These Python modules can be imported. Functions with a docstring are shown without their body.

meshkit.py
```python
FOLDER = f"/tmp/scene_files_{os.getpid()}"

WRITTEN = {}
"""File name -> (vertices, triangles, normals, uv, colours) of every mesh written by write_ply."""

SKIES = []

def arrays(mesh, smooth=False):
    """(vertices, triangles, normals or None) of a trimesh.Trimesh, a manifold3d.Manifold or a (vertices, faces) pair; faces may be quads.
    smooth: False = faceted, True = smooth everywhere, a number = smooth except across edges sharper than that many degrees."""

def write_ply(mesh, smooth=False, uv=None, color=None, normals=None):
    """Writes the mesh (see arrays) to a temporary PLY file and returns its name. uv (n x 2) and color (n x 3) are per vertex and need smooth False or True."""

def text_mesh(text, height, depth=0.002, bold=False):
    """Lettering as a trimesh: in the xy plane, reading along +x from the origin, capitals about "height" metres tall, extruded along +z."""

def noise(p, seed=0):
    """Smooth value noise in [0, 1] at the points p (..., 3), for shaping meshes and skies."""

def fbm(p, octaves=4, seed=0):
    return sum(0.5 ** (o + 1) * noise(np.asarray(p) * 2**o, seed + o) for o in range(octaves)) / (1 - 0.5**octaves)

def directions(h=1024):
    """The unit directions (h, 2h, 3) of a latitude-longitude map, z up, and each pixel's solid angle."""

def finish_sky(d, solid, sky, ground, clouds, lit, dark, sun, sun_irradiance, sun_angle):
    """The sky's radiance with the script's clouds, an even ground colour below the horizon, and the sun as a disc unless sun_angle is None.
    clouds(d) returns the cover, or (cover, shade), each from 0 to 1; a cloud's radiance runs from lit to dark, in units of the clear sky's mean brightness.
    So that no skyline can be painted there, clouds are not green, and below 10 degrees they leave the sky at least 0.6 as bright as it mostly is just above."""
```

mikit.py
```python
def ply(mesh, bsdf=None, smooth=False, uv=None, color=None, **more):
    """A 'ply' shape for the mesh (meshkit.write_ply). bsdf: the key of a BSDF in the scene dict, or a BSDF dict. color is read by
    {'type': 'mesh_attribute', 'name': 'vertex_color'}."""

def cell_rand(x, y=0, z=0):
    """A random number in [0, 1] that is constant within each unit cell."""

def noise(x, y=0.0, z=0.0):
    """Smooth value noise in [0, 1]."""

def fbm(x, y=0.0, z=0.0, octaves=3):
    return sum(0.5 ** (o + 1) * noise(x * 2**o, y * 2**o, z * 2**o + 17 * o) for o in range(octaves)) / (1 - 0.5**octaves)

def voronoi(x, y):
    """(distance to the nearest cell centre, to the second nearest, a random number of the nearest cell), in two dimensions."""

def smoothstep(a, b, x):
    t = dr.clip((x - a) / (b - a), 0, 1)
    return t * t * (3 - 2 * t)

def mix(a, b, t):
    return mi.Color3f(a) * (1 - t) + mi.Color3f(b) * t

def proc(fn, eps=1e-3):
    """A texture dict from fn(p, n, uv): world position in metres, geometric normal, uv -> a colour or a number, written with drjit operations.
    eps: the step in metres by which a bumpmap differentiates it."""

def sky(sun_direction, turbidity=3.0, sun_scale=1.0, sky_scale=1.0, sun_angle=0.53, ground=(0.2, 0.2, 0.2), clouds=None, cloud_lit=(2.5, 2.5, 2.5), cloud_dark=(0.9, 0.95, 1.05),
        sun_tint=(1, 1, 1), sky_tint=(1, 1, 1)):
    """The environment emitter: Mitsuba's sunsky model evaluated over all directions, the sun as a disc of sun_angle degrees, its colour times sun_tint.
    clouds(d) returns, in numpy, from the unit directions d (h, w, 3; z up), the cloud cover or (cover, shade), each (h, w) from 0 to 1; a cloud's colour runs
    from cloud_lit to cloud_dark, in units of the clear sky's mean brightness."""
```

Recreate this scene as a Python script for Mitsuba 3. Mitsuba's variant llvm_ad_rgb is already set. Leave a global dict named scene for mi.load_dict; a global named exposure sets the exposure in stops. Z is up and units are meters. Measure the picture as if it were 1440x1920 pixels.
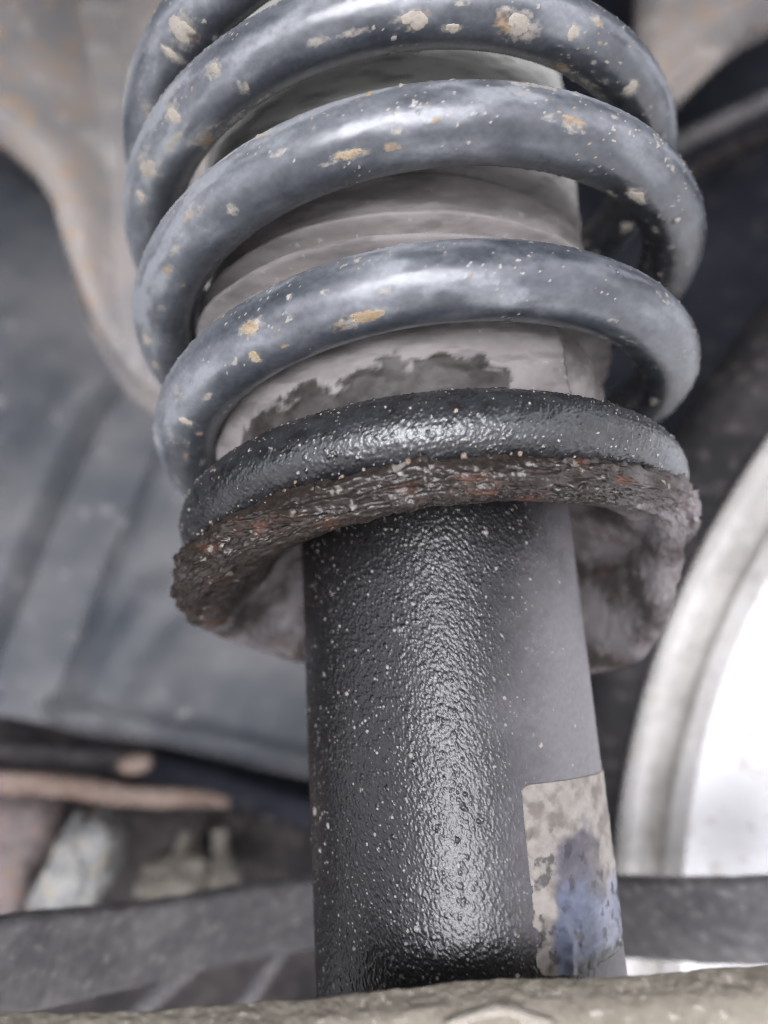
import math, numpy as np, trimesh, manifold3d as m3, mitsuba as mi, drjit as dr, mikit, meshkit
from scipy.interpolate import CubicSpline, PchipInterpolator
from scipy.spatial import cKDTree
from mikit import proc, noise, fbm, smoothstep, mix
from shapely.geometry import Polygon, LineString
import shapely

T = mi.ScalarTransform4f
scene, labels = {}, {}
# ------------------------------------------------------------------ camera, sky, exposure
CAM = np.array([0.0, -0.15582, -0.030])
FW = np.array([-0.06346768, 0.9649151, 0.25477579])
RT = np.array([0.9949094, 0.08119911, -0.05968249])
UP = np.array([0.07827611, -0.24969091, 0.96515662])
FOCAL = 1440.0                                   # pixels of the 1440 x 1920 photograph
# The strut leans back: everything bolted to the car is laid out along the strut's own axis and then leaned about x
LEAN = T().rotate([1, 0, 0], -22)
scene['camera'] = {'type': 'thinlens', 'fov': 53.13, 'fov_axis': 'x', 'near_clip': 0.004, 'far_clip': 200.0,
                   'aperture_radius': 0.0018, 'focus_distance': 0.121,
                   'to_world': LEAN @ T().look_at(origin=CAM.tolist(), target=(CAM + FW).tolist(), up=UP.tolist())}
exposure = 4.3
scene['sky'] = mikit.sky([-0.03, -1.0, 0.14], turbidity=3, sun_scale=0.30, sun_angle=37, sun_tint=(0.78, 1.40, 5.3), clouds=lambda d: 1.0, cloud_lit=(1.75, 1.78, 1.98), ground=(0.35, 0.35, 0.36))


def at(px, py, depth):
    """the point of the place that lies depth metres in front of the lens at a pixel of the photograph"""
    return CAM + depth * (FW + RT * (px - 720) / FOCAL - UP * (py - 960) / FOCAL)


# ------------------------------------------------------------------ helpers
def tag(key, label, cat, group=None, kind=None):
    labels[key] = {'label': label, 'category': cat}
    if group: labels[key]['group'] = group
    if kind: labels[key]['kind'] = kind


def numbered(key):
    if key not in scene: return key
    i = 1
    while f'{key}_{i:03d}' in scene: i += 1
    return f'{key}_{i:03d}'


def obj(key, mesh, mat, smooth=True, lean=True, **k):
    key = numbered(key)
    scene[key] = mikit.ply(mesh, mat, smooth=smooth, **k)
    if lean: scene[key]['to_world'] = LEAN
    return key


def grid_faces(nu, nv, wrap=False):
    i, j = np.meshgrid(np.arange(nu - 1), np.arange(nv if wrap else nv - 1), indexing='ij')
    j2 = (j + 1) % nv
    q = np.stack([i * nv + j, i * nv + j2, (i + 1) * nv + j2, (i + 1) * nv + j], -1).reshape(-1, 4)
    return np.vstack([q[:, [0, 1, 2]], q[:, [0, 2, 3]]])


def outward(v, f):
    """flips the triangles where the closed surface is inside out"""
    a, b, c = v[f[:, 0]], v[f[:, 1]], v[f[:, 2]]
    return f if np.einsum('ij,ij->i', a - v.mean(0), np.cross(b - v.mean(0), c - v.mean(0))).sum() > 0 else f[:, ::-1]


def nz(p, s, seed=0, o=4):
    return meshkit.fbm(np.asarray(p) * s, o, seed)


def nz1(p, s, seed=0):
    return meshkit.noise(np.asarray(p) * s, seed)


def sst(a, b, x):
    t = np.clip((x - a) / (b - a), 0, 1)
    return t * t * (3 - 2 * t)


def bumps(q, n, seed, lo, hi, radius, power=1.5):
    """round grains: for each point q of a surface (2-d, metres) the height (0..1 of radius) of the nearest random grain"""
    rng = np.random.default_rng(seed)
    c = rng.uniform(lo, hi, (n, 2)); r = radius * rng.lognormal(0, 0.35, n); h = rng.uniform(0.35, 1, n)
    d, i = cKDTree(c).query(q, k=3)
    return np.max(np.where(d < r[i], h[i] * np.maximum(0, 1 - (d / r[i]) ** 2) ** power * r[i] / radius, 0), axis=1)


# ------------------------------------------------------------------ materials
def pr(base, rough, spec=0.5, **k):
    d = {'type': 'principled', 'base_color': base, 'roughness': rough, 'specular': spec, **k}
    return {'type': 'twosided', 'bsdf': d}


def rgb(*c): return {'type': 'rgb', 'value': list(c)}


def spring_col(p, n, uv):
    d, m = uv.x, uv.y
    g = fbm(p.x * 1500, p.y * 1500, p.z * 1500, 3)
    g2 = fbm(p.x * 420, p.y * 420, p.z * 420, 3)
    dust = dr.clip(d + (g - 0.5) * 0.45 * (0.10 + d) + (g2 - 0.5) * 0.16, 0, 1)
    c = mix(mix((0.009, 0.009, 0.010), (0.013, 0.018, 0.027), smoothstep(0.05, 0.14, d)), (0.268, 0.280, 0.298), dust)
    mud = mix((0.35, 0.315, 0.27), (0.34, 0.235, 0.13), smoothstep(0.66, 0.80, noise(p.x * 230 + 7, p.y * 230, p.z * 230)))
    return mix(c, mud, smoothstep(0.30, 0.85, m + (g - 0.5) * 0.6))


def spring_rough(p, n, uv):
    return dr.clip(0.23 + 0.10 * (1 - smoothstep(0.045, 0.075, uv.x)) + 0.26 * uv.x + 0.5 * uv.y + 0.16 * (fbm(p.x * 900, p.y * 900, p.z * 900, 2) - 0.5), 0.12, 0.95)


def oil_shade_col(p, n, uv):
    """uv.x oil and painted seat shade (1) or dry dust (0), uv.y grit and painted pale glints"""
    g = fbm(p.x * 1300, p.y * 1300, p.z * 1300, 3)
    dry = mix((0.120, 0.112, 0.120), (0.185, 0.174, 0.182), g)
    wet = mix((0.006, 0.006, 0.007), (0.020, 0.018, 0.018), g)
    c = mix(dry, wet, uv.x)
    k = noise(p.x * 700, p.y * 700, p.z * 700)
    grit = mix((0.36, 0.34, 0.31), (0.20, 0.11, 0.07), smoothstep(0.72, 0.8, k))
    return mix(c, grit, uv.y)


def oil_shade_rough(p, n, uv):
    return 0.60 - 0.30 * uv.x + 0.3 * uv.y


def rust_col(p, n, uv):
    g = fbm(p.x * 900, p.y * 900, p.z * 900, 4)
    h = fbm(p.x * 170 + 5, p.y * 170, p.z * 170, 3)
    wet = mix((0.010, 0.008, 0.007), (0.058, 0.045, 0.037), g)
    dry = mix((0.050, 0.040, 0.037), (0.205, 0.185, 0.187), smoothstep(0.32, 0.66, g * 0.2 + 0.8 * fbm(p.x * 110 + 5, p.y * 110, p.z * 110, 3)))
    red = mix((0.040, 0.019, 0.013), (0.14, 0.062, 0.036), g)
    c = mix(dry, wet, uv.x)
    c = mix(c, red, smoothstep(0.60, 0.74, fbm(p.x * 130, p.y * 130 + 3, p.z * 260, 3)) * (0.35 + 0.45 * uv.x))
    return mix(c, (0.36, 0.33, 0.29), uv.y)


def rust_rough(p, n, uv):
    return 0.85 - 0.55 * uv.x


def boot_col(p, n, uv):
    g = fbm(p.x * 700, p.y * 700, p.z * 700, 3)
    h = fbm(p.x * 70, p.y * 110, p.z * 200, 4)
    h = smoothstep(0.25, 0.75, h)
    c = mix((0.160, 0.145, 0.138), (0.300, 0.274, 0.262), h * 0.7 + g * 0.3)
    c = mix(c, (0.44, 0.44, 0.40), uv.y * 0.8)  # olive upper boot, its colour lifted to offset the shade there
    c = mix(c, (0.40, 0.37, 0.34), smoothstep(0.72, 0.8, g) * 0.5)
    c = mix(c, (0.105, 0.095, 0.09), smoothstep(0.46, 0.70, fbm(p.x * 130 + 2, p.y * 130, p.z * 420, 4)) * 0.55)
    return mix(c, mix((0.016, 0.013, 0.012), (0.055, 0.045, 0.039), g), uv.x)


def boot_rough(p, n, uv): return 0.72 - 0.25 * uv.x


def liner_col(p, n, uv):
    h = fbm(p.x * 22, p.y * 22, p.z * 22, 4); g = fbm(p.x * 120, p.y * 120, p.z * 120, 3)
    c = mix((0.042, 0.050, 0.059), (0.128, 0.126, 0.131), smoothstep(0.28, 0.74, h * 0.8 + g * 0.2))
    return mix(c, (0.30, 0.29, 0.29), smoothstep(0.70, 0.80, g) * 0.5)


def tower_col(p, n, uv):
    h = fbm(p.x * 30 + 3, p.y * 30, p.z * 30, 4); g = fbm(p.x * 160, p.y * 160, p.z * 160, 3)
    c = mix((0.285, 0.27, 0.265), (0.385, 0.345, 0.315), smoothstep(0.35, 0.65, h))
    c = mix(c, (0.42, 0.31, 0.22), smoothstep(0.50, 0.70, g) * uv.x * 0.8)
    return mix(c, (0.52, 0.48, 0.45), smoothstep(0.62, 0.75, fbm(p.x * 95, p.y * 95 + 9, p.z * 95, 3)) * 0.6)


def dirt_steel(lo, hi, spot, s):
    def f(p, n, uv):
        h = fbm(p.x * s, p.y * s, p.z * s, 4); g = fbm(p.x * s * 7, p.y * s * 7, p.z * s * 7, 3)
        return mix(mix(lo, hi, smoothstep(0.3, 0.7, 0.6 * h + 0.4 * g)), spot, smoothstep(0.63, 0.74, g) * 0.8)
    return proc(f)


def knuckle_col(p, n, uv):
    h = fbm(p.x * 120, p.y * 120, p.z * 120, 4); g = fbm(p.x * 1100, p.y * 1100, p.z * 1100, 3)
    c = mix((0.235, 0.205, 0.160), (0.43, 0.385, 0.31), 0.5 * h + 0.5 * g)
    return mix(c, (0.60, 0.56, 0.48), smoothstep(0.66, 0.76, g) * 0.7)


def label_col(p, n, uv):
    """worn paper: beige where the face is left, blue where the print shows, dark where it has rubbed through; uv over the label"""
    g = fbm(p.x * 800, p.y * 800, p.z * 800, 3)
    h = fbm(p.x * 240 + 1, p.y * 240, p.z * 240, 3)
    c = mix((0.20, 0.178, 0.150), (0.35, 0.32, 0.295), g)
    c = mix(c, (0.125, 0.105, 0.086), smoothstep(0.44, 0.70, fbm(p.x * 330 + 4, p.y * 330, p.z * 330, 4)) * 0.75)
    w = uv.y + (h - 0.5) * 0.30
    blue = mix((0.048, 0.055, 0.088), (0.14, 0.158, 0.225), g)
    mid = smoothstep(0.10, 0.17, uv.x + (h - 0.5) * 0.16 + 0.10 * (uv.y - 0.6)) * (1 - smoothstep(0.38, 0.52, uv.x + (h - 0.5) * 0.2))
    c = mix(c, mix((0.05, 0.045, 0.055), (0.14, 0.13, 0.15), g), mid * smoothstep(0.24, 0.36, w) * (1 - smoothstep(0.88, 0.95, w)))
    c = mix(c, blue, smoothstep(0.52, 0.66, w) * mid)
    c = mix(c, (0.27, 0.295, 0.38), smoothstep(0.58, 0.72, w) * smoothstep(0.34, 0.48, uv.x) * 0.85)
    c = mix(c, (0.035, 0.032, 0.034), smoothstep(0.56, 0.70, fbm(p.x * 520 + 9, p.y * 520, p.z * 420, 4)) * 0.8 * smoothstep(0.15, 0.4, uv.y))
    return mix(c, (0.025, 0.022, 0.022), smoothstep(0.90, 0.96, uv.y + (h - 0.5) * 0.12) * smoothstep(0.12, 0.2, uv.x))


for key, val in {
    'mat_spring': pr(proc(spring_col), proc(spring_rough), 0.9, clearcoat=0.7, clearcoat_gloss=0.62),
    'mat_mud': pr(dirt_steel((0.33, 0.295, 0.245), (0.46, 0.415, 0.355), (0.30, 0.26, 0.21), 260), 0.85, 0.3),
    'mat_ochre': pr(dirt_steel((0.30, 0.20, 0.11), (0.44, 0.38, 0.29), (0.20, 0.11, 0.055), 420), 0.85, 0.3),
    'mat_oil_shade': pr(proc(oil_shade_col), proc(oil_shade_rough), 0.6),
    'mat_rust': pr(proc(rust_col), proc(rust_rough), 0.5),
    'mat_boot': pr(proc(boot_col), proc(boot_rough), 0.35),
    'mat_liner': pr(proc(liner_col), 0.55, 0.4),
    'mat_tower': pr(proc(tower_col), 0.7, 0.35),
    'mat_label': pr(proc(label_col), proc(lambda p, n, uv: 0.72 - 0.40 * smoothstep(0.40, 0.6, uv.y) * smoothstep(0.08, 0.2, uv.x)), 0.5),
    'mat_knuckle': pr(proc(knuckle_col), 0.8, 0.3),
    'mat_dark': pr(dirt_steel((0.012, 0.014, 0.021), (0.024, 0.026, 0.036), (0.045, 0.043, 0.046), 18), 0.8, 0.3),
    'mat_cavity': pr(dirt_steel((0.018, 0.016, 0.017), (0.05, 0.043, 0.042), (0.10, 0.085, 0.08), 40), 0.85, 0.3),
    'mat_strap': pr(dirt_steel((0.125, 0.120, 0.122), (0.245, 0.233, 0.232), (0.31, 0.295, 0.28), 70), 0.65, 0.4),
    'mat_flange': pr(dirt_steel((0.15, 0.105, 0.085), (0.28, 0.215, 0.18), (0.13, 0.07, 0.04), 60), 0.8, 0.3),
    'mat_bracket': pr(dirt_steel((0.10, 0.082, 0.080), (0.24, 0.20, 0.19), (0.24, 0.15, 0.10), 45), 0.8, 0.3),
    'mat_casting': pr(dirt_steel((0.10, 0.10, 0.102), (0.33, 0.33, 0.31), (0.32, 0.22, 0.11), 45), 0.7, 0.4),
    'mat_cream': pr(dirt_steel((0.09, 0.08, 0.067), (0.29, 0.27, 0.23), (0.12, 0.09, 0.06), 60), 0.8, 0.3),
    'mat_tyre': pr(dirt_steel((0.020, 0.019, 0.020), (0.045, 0.042, 0.042), (0.08, 0.07, 0.065), 40), 0.85, 0.3),
    'mat_alloy': pr(dirt_steel((0.78, 0.77, 0.765), (0.85, 0.845, 0.84), (0.60, 0.55, 0.50), 45), 0.35, 0.6),
    'mat_crumb': pr(dirt_steel((0.13, 0.085, 0.06), (0.36, 0.30, 0.24), (0.22, 0.09, 0.04), 500), 0.7, 0.4),
    'mat_lip': pr(dirt_steel((0.44, 0.42, 0.395), (0.66, 0.64, 0.615), (0.46, 0.42, 0.37), 45), 0.5, 0.5),
    'mat_ground': pr(proc(lambda p, n, uv: mix((0.30, 0.295, 0.285), (0.40, 0.39, 0.375), fbm(p.x * 6, p.y * 6, 0, 4))), 0.9, 0.3),
}.items():
    scene[key] = val

# ------------------------------------------------------------------ the setting: ground and the wheel arch that shades the strut
GZ = -0.46
gv = np.array([[-60, -60, GZ], [60, -60, GZ], [60, 60, GZ], [-60, 60, GZ]], float)
obj('ground', (gv, np.array([[0, 1, 2], [0, 2, 3]])), 'mat_ground', smooth=False, lean=False)
tag('ground', 'pale concrete ground under the car', 'ground', kind='structure')


def slab(poly, thick, P0, U, V, rnd=0.004, step=0.006, relief=None, amp=0.0008, s=60, seed=1):
    """a sheet with its outline poly (metres in the plane P0, U, V), thick metres deep behind its face, edges rounded, its face given relief(x, y)"""
    N = np.cross(U, V); N /= np.linalg.norm(N)
    poly = poly.buffer(0)
    ring = np.array(poly.exterior.segmentize(step).coords)[:-1]
    cs = m3.CrossSection([ring], m3.FillRule.EvenOdd)
    m = m3.Manifold.extrude(cs, thick, n_divisions=max(1, int(thick / step))).refine_to_length(step).to_mesh()
    v, f = np.array(m.vert_properties[:, :3], float), np.array(m.tri_verts)
    sd = shapely.distance(shapely.points(v[:, :2]), poly.exterior)
    t = np.clip(1 - sd / rnd, 0, 1)
    drop = rnd * (1 - np.sqrt(np.maximum(0, 1 - t ** 2)))
    front = v[:, 2] > thick * 0.5
    z = v[:, 2] - thick - np.where(front, drop * np.clip(v[:, 2] / thick, 0, 1), 0)
    if relief is not None: z = z + np.where(front, relief(v[:, 0], v[:, 1]), 0)
    w = P0 + v[:, :1] * U + v[:, 1:2] * V + z[:, None] * N
    w = w + N * ((nz(w, s, seed) - 0.5) * 2 * amp)[:, None]
    return w, f


def frame(p00, p10, p01):
    """plane through three points: origin, unit U towards p10, unit V towards p01's side; N = U x V"""
    U = p10 - p00; U = U / np.linalg.norm(U)
    V = p01 - p00; V = V - U * (V @ U); V = V / np.linalg.norm(V)
    return p00, U, V


def on_plane(px, py, F):
    P0, U, V = F; N = np.cross(U, V)
    d = FW + RT * (px - 720) / FOCAL - UP * (py - 960) / FOCAL
    p = CAM + d * ((P0 - CAM) @ N) / (d @ N)
    return np.array([(p - P0) @ U, (p - P0) @ V])


def outline(pts, F): return Polygon([on_plane(x, y, F) for x, y in pts])


# arch roof, unseen overhead and added to block sky light: a curved sheet that rises behind the strut and comes over it to the fender's lip
aa = np.linspace(math.radians(-2), math.radians(150), 70)
xs = np.linspace(-0.45, 0.40, 40)
prof = np.stack([0.44 * np.cos(aa) - 0.04, 0.40 * np.sin(aa) - 0.03], 1)
prof = np.vstack([[0.40, -0.35], [0.40, -0.2], prof, [[-0.42, 0.16], [-0.43, 0.13]]])
v = np.array([[x, y, z] for x in xs for y, z in prof])
v = v + (nz(v, 12, 3)[:, None] - 0.5) * 0.012
f = grid_faces(len(xs), len(prof))
obj('wheel_arch', (v, f), 'mat_dark')
# its inboard end: unseen wall added to block light from the left
ends = np.array([[-0.45, y, z] for y, z in prof] + [[-0.45, 0.0, -0.03]])
ends = ends + np.array([0.002, 0, 0])
k = len(prof)
obj('added_inner_wing', (ends, np.array([[k, a, a + 1] for a in range(k - 1)])), 'mat_dark')
tag('added_inner_wing', 'unseen dark inner wing added to block light from the left', 'inner wing', kind='structure')
tag('wheel_arch', 'dark navy lining of the wheel arch behind the spring and wheel, with an unseen roof added to block the sky', 'wheel arch', kind='structure')

# ------------------------------------------------------------------ blue grey liner on the left
F1 = frame(at(-500, 1450, 0.30), at(700, 1560, 0.31), at(-500, 0, 0.36))
ch = [LineString([on_plane(x, y, F1) for x, y in c]) for c in (
    [(330, 690), (235, 800), (130, 1040), (20, 1330)], [(470, 1120), (300, 1130), (160, 1370)], [(420, 1190), (395, 1420)], [(-60, 1180), (60, 900), (170, 720)])]
wid = [0.024, 0.016, 0.026, 0.020]; dep = [-0.011, 0.0035, -0.003, 0.002]


def liner_relief(x, y):
    p = shapely.points(np.stack([x, y], 1)); z = np.zeros(len(x))
    for c, w, d in zip(ch, wid, dep): z += d * (1 - sst(w * 0.15, w * 1.0, shapely.distance(p, c)))
    e = LineString([on_plane(px, py, F1) for px, py in ((-500, 1290), (0, 1310), (150, 1340), (300, 1368), (470, 1405), (700, 1450))])
    return z + 0.004 * (1 - sst(0.001, 0.006, shapely.distance(p, e)))


poly = outline([(-600, 1325), (0, 1345), (150, 1375), (300, 1400), (470, 1440), (760, 1500), (760, -300), (-600, -300)], F1)
v, f = slab(poly, 0.006, *F1, rnd=0.003, step=0.0045, relief=liner_relief, amp=0.0015, s=25)
obj('arch_liner', (v, f), 'mat_liner', smooth=40)
tag('arch_liner', 'blue grey plastic liner with moulded channels, dusty, left of the strut', 'liner')

# ------------------------------------------------------------------ dusty sheet metal of the strut tower, upper left
F2 = frame(at(-400, 760, 0.235), at(500, 760, 0.275), at(-400, 0, 0.275))
fold = LineString([on_plane(x, y, F2) for x, y in ((150, -200), (215, 160), (240, 330), (235, 520), (270, 760))])
fold2 = LineString([on_plane(x, y, F2) for x, y in ((-300, 60), (0, 235), (85, 310), (105, 390), (130, 480), (160, 570), (225, 670), (300, 730))])


def tower_relief(x, y):
    p = shapely.points(np.stack([x, y], 1))
    a = shapely.distance(p, fold); b = shapely.distance(p, fold2)
    return -0.016 * np.exp(-(a / 0.018) ** 2) + 0.0015 * np.exp(-((b - 0.010) / 0.008) ** 2)


poly = outline([(-600, -60), (-300, 60), (0, 235), (60, 290), (92, 340), (105, 390), (130, 480), (160, 570), (225, 670), (300, 730), (480, 800), (560, 700), (560, -400), (-600, -400)], F2)
v, f = slab(poly, 0.014, *F2, rnd=0.007, step=0.004, relief=tower_relief, amp=0.0012, s=40)
xy = np.stack([(v - F2[0]) @ F2[1], (v - F2[0]) @ F2[2]], 1)
left = 1 - sst(on_plane(120, 300, F2)[0], on_plane(215, 300, F2)[0], xy[:, 0])
obj('strut_tower', (v, f), 'mat_tower', uv=np.stack([left, left], 1))
tag('strut_tower', 'dusty tan sheet metal of the strut tower, upper left behind the spring', 'body panel')

# ------------------------------------------------------------------ bits of the car behind
def sweep(path, w, h, up=None, bevel=0.0012, n=60, amp=0.0004, s=120, seed=4, taper=None):
    """a bar of w (thick) by h (tall) along the points of path, bevelled; up: the bar's tall direction"""
    path = np.asarray(path, float); t0 = np.linspace(0, 1, len(path))
    c = (CubicSpline(t0, path) if len(path) > 2 else PchipInterpolator(t0, path))(np.linspace(0, 1, n))
    tg = np.gradient(c, axis=0); tg /= np.linalg.norm(tg, axis=1)[:, None]
    up = np.array([0, 0, 1.0]) if up is None else np.asarray(up, float)
    sd = np.cross(tg, up); sd /= np.linalg.norm(sd, axis=1)[:, None]
    uu = np.cross(sd, tg)
    b = Polygon([(-w / 2, -h / 2), (w / 2, -h / 2), (w / 2, h / 2), (-w / 2, h / 2)]).buffer(-bevel).buffer(bevel, quad_segs=3)
    sec = np.array(b.exterior.segmentize(max(w, h) / 9).coords)[:-1]
    k = np.ones(n) if taper is None else np.interp(np.linspace(0, 1, n), np.linspace(0, 1, len(taper)), taper)
    v = c[:, None] + k[:, None, None] * (sec[None, :, :1] * sd[:, None] + sec[None, :, 1:] * uu[:, None])
    v = v.reshape(-1, 3); m = len(sec)
    f = grid_faces(n, m, True)
    v = np.vstack([v, c[:1], c[-1:]]); j = np.arange(m)
    f = np.vstack([f, np.stack([j, (j + 1) % m, j * 0 + n * m], 1)[:, ::-1], np.stack([j + (n - 1) * m, (j + 1) % m + (n - 1) * m, j * 0 + n * m + 1], 1)])
    f = outward(v, f)
    v = v + (np.stack([nz(v, s, seed + i, 3) for i in range(3)], 1) - 0.5) * 2 * amp
    return v, f


def lump(c, ax, r, seed=0, amp=0.12, s=2.2, sub=4):
    """a rough rounded casting: half sizes r along the axes ax (3 rows)"""
    m = trimesh.creation.icosphere(subdivisions=sub)
    d = np.sign(m.vertices) * np.abs(m.vertices) ** 0.75
    k = 1 + amp * 2 * (nz(m.vertices + seed, s, seed) - 0.5)
    return c + (d * k[:, None] * np.asarray(r)) @ np.asarray(ax), np.array(m.faces)


AX = np.stack([RT, UP, -FW])


def rot(deg):
    a = math.radians(deg); return np.stack([RT * math.cos(a) + UP * math.sin(a), -RT * math.sin(a) + UP * math.cos(a), -FW])


# dark backing added for the shaded cavity, closes the lower left
F3 = frame(at(-500, 2050, 0.36), at(760, 2050, 0.36), at(-500, 1400, 0.40))
poly = outline([(-600, 2200), (800, 2200), (800, 1330), (-600, 1250)], F3)
v, f = slab(poly, 0.02, *F3, rnd=0.01, step=0.008, amp=0.008, s=22)
obj('dark_backing', (v, f), 'mat_cavity'); tag('dark_backing', 'added dark backing standing for the shaded cavity behind the steel strap, lower left', 'dark_backing')

v, f = sweep([at(-250, 1385, 0.30), at(0, 1412, 0.30), at(130, 1425, 0.305), at(235, 1436, 0.31)], 0.006, 0.010, UP, 0.0016, amp=0.0016, s=50)
obj('edge_rail', (v, f), 'mat_tyre'); tag('edge_rail', 'dull grey rail under the lower edge of the left liner', 'rail')
v, f = sweep([at(-250, 1445, 0.285), at(0, 1466, 0.285), at(120, 1474, 0.288), at(220, 1489, 0.29), at(330, 1496, 0.292), at(432, 1503, 0.295)], 0.006, 0.0080, UP, 0.0024, amp=0.0016, s=70, taper=[1.1, 1.05, 1, 0.9, 0.85, 0.55])
obj('rusty_flange', (v, f), 'mat_flange'); tag('rusty_flange', 'long rusty tan flange edge running in from the left', 'flange')
v, f = lump(at(255, 1432, 0.30), rot(8), (0.0065, 0.0035, 0.004), 6)
obj('rail_clip', (v, f), 'mat_flange'); tag('rail_clip', 'small tan clip between the liner edge and rusty flange', 'clip')
v, f = sweep([at(280, 1425, 0.33), at(450, 1475, 0.33), at(640, 1530, 0.33)], 0.02, 0.012, UP, 0.004, amp=0.001)
obj('edge_bracket', (v, f), 'mat_dark'); tag('edge_bracket', 'dark bracket under the liner edge left of the shock tube', 'bracket')
poly_F = frame(at(-400, 1800, 0.27), at(300, 1800, 0.30), at(-400, 1400, 0.28))
poly = outline([(-400, 1480), (60, 1495), (120, 1510), (95, 1590), (60, 1640), (40, 1800), (-400, 1850)], poly_F)
v, f = slab(poly, 0.02, *poly_F, rnd=0.008, step=0.005, amp=0.003, s=45)
obj('dusty_bracket', (v, f), 'mat_bracket'); tag('dusty_bracket', 'pinkish brown dusty bracket at the left edge above the strap', 'bracket')
v, f = lump(at(148, 1640, 0.285), rot(60), (0.0225, 0.0115, 0.016), 3, 0.42, 1.7)
obj('corroded_casting', (v, f), 'mat_casting'); tag('corroded_casting', 'pale grey corroded casting with an orange spot above the strap', 'casting')
v, f = lump(at(330, 1640, 0.30), rot(15), (0.0150, 0.0085, 0.010), 8, 0.30, 2.6)
obj('joint_boot', (v, f), 'mat_cream'); tag('joint_boot', 'cream dusty rubber joint boot above the steel strap', 'joint boot')
v, f = sweep([at(338, 1620, 0.298), at(342, 1590, 0.30), at(350, 1560, 0.302)], 0.005, 0.005, RT, 0.002)
obj('joint_boot__stud', (v, f), 'mat_cream')
v, f = sweep([at(412, 1552, 0.300), at(415, 1600, 0.297), at(420, 1640, 0.293), at(424, 1668, 0.292)], 0.008, 0.008, RT, 0.003, taper=[0.7, 0.8, 1.5, 1.7])
obj('joint_pin', (v, f), 'mat_cream'); tag('joint_pin', 'cream dusty pin hanging from the end of the rusty flange', 'pin')
v, f = lump(at(505, 1600, 0.34), rot(-20), (0.03, 0.034, 0.02), 12, 0.2)
obj('arm_bushing', (v, f), 'mat_cavity'); tag('arm_bushing', 'dark rounded bushing just left of the shock tube', 'bushing')
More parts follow.
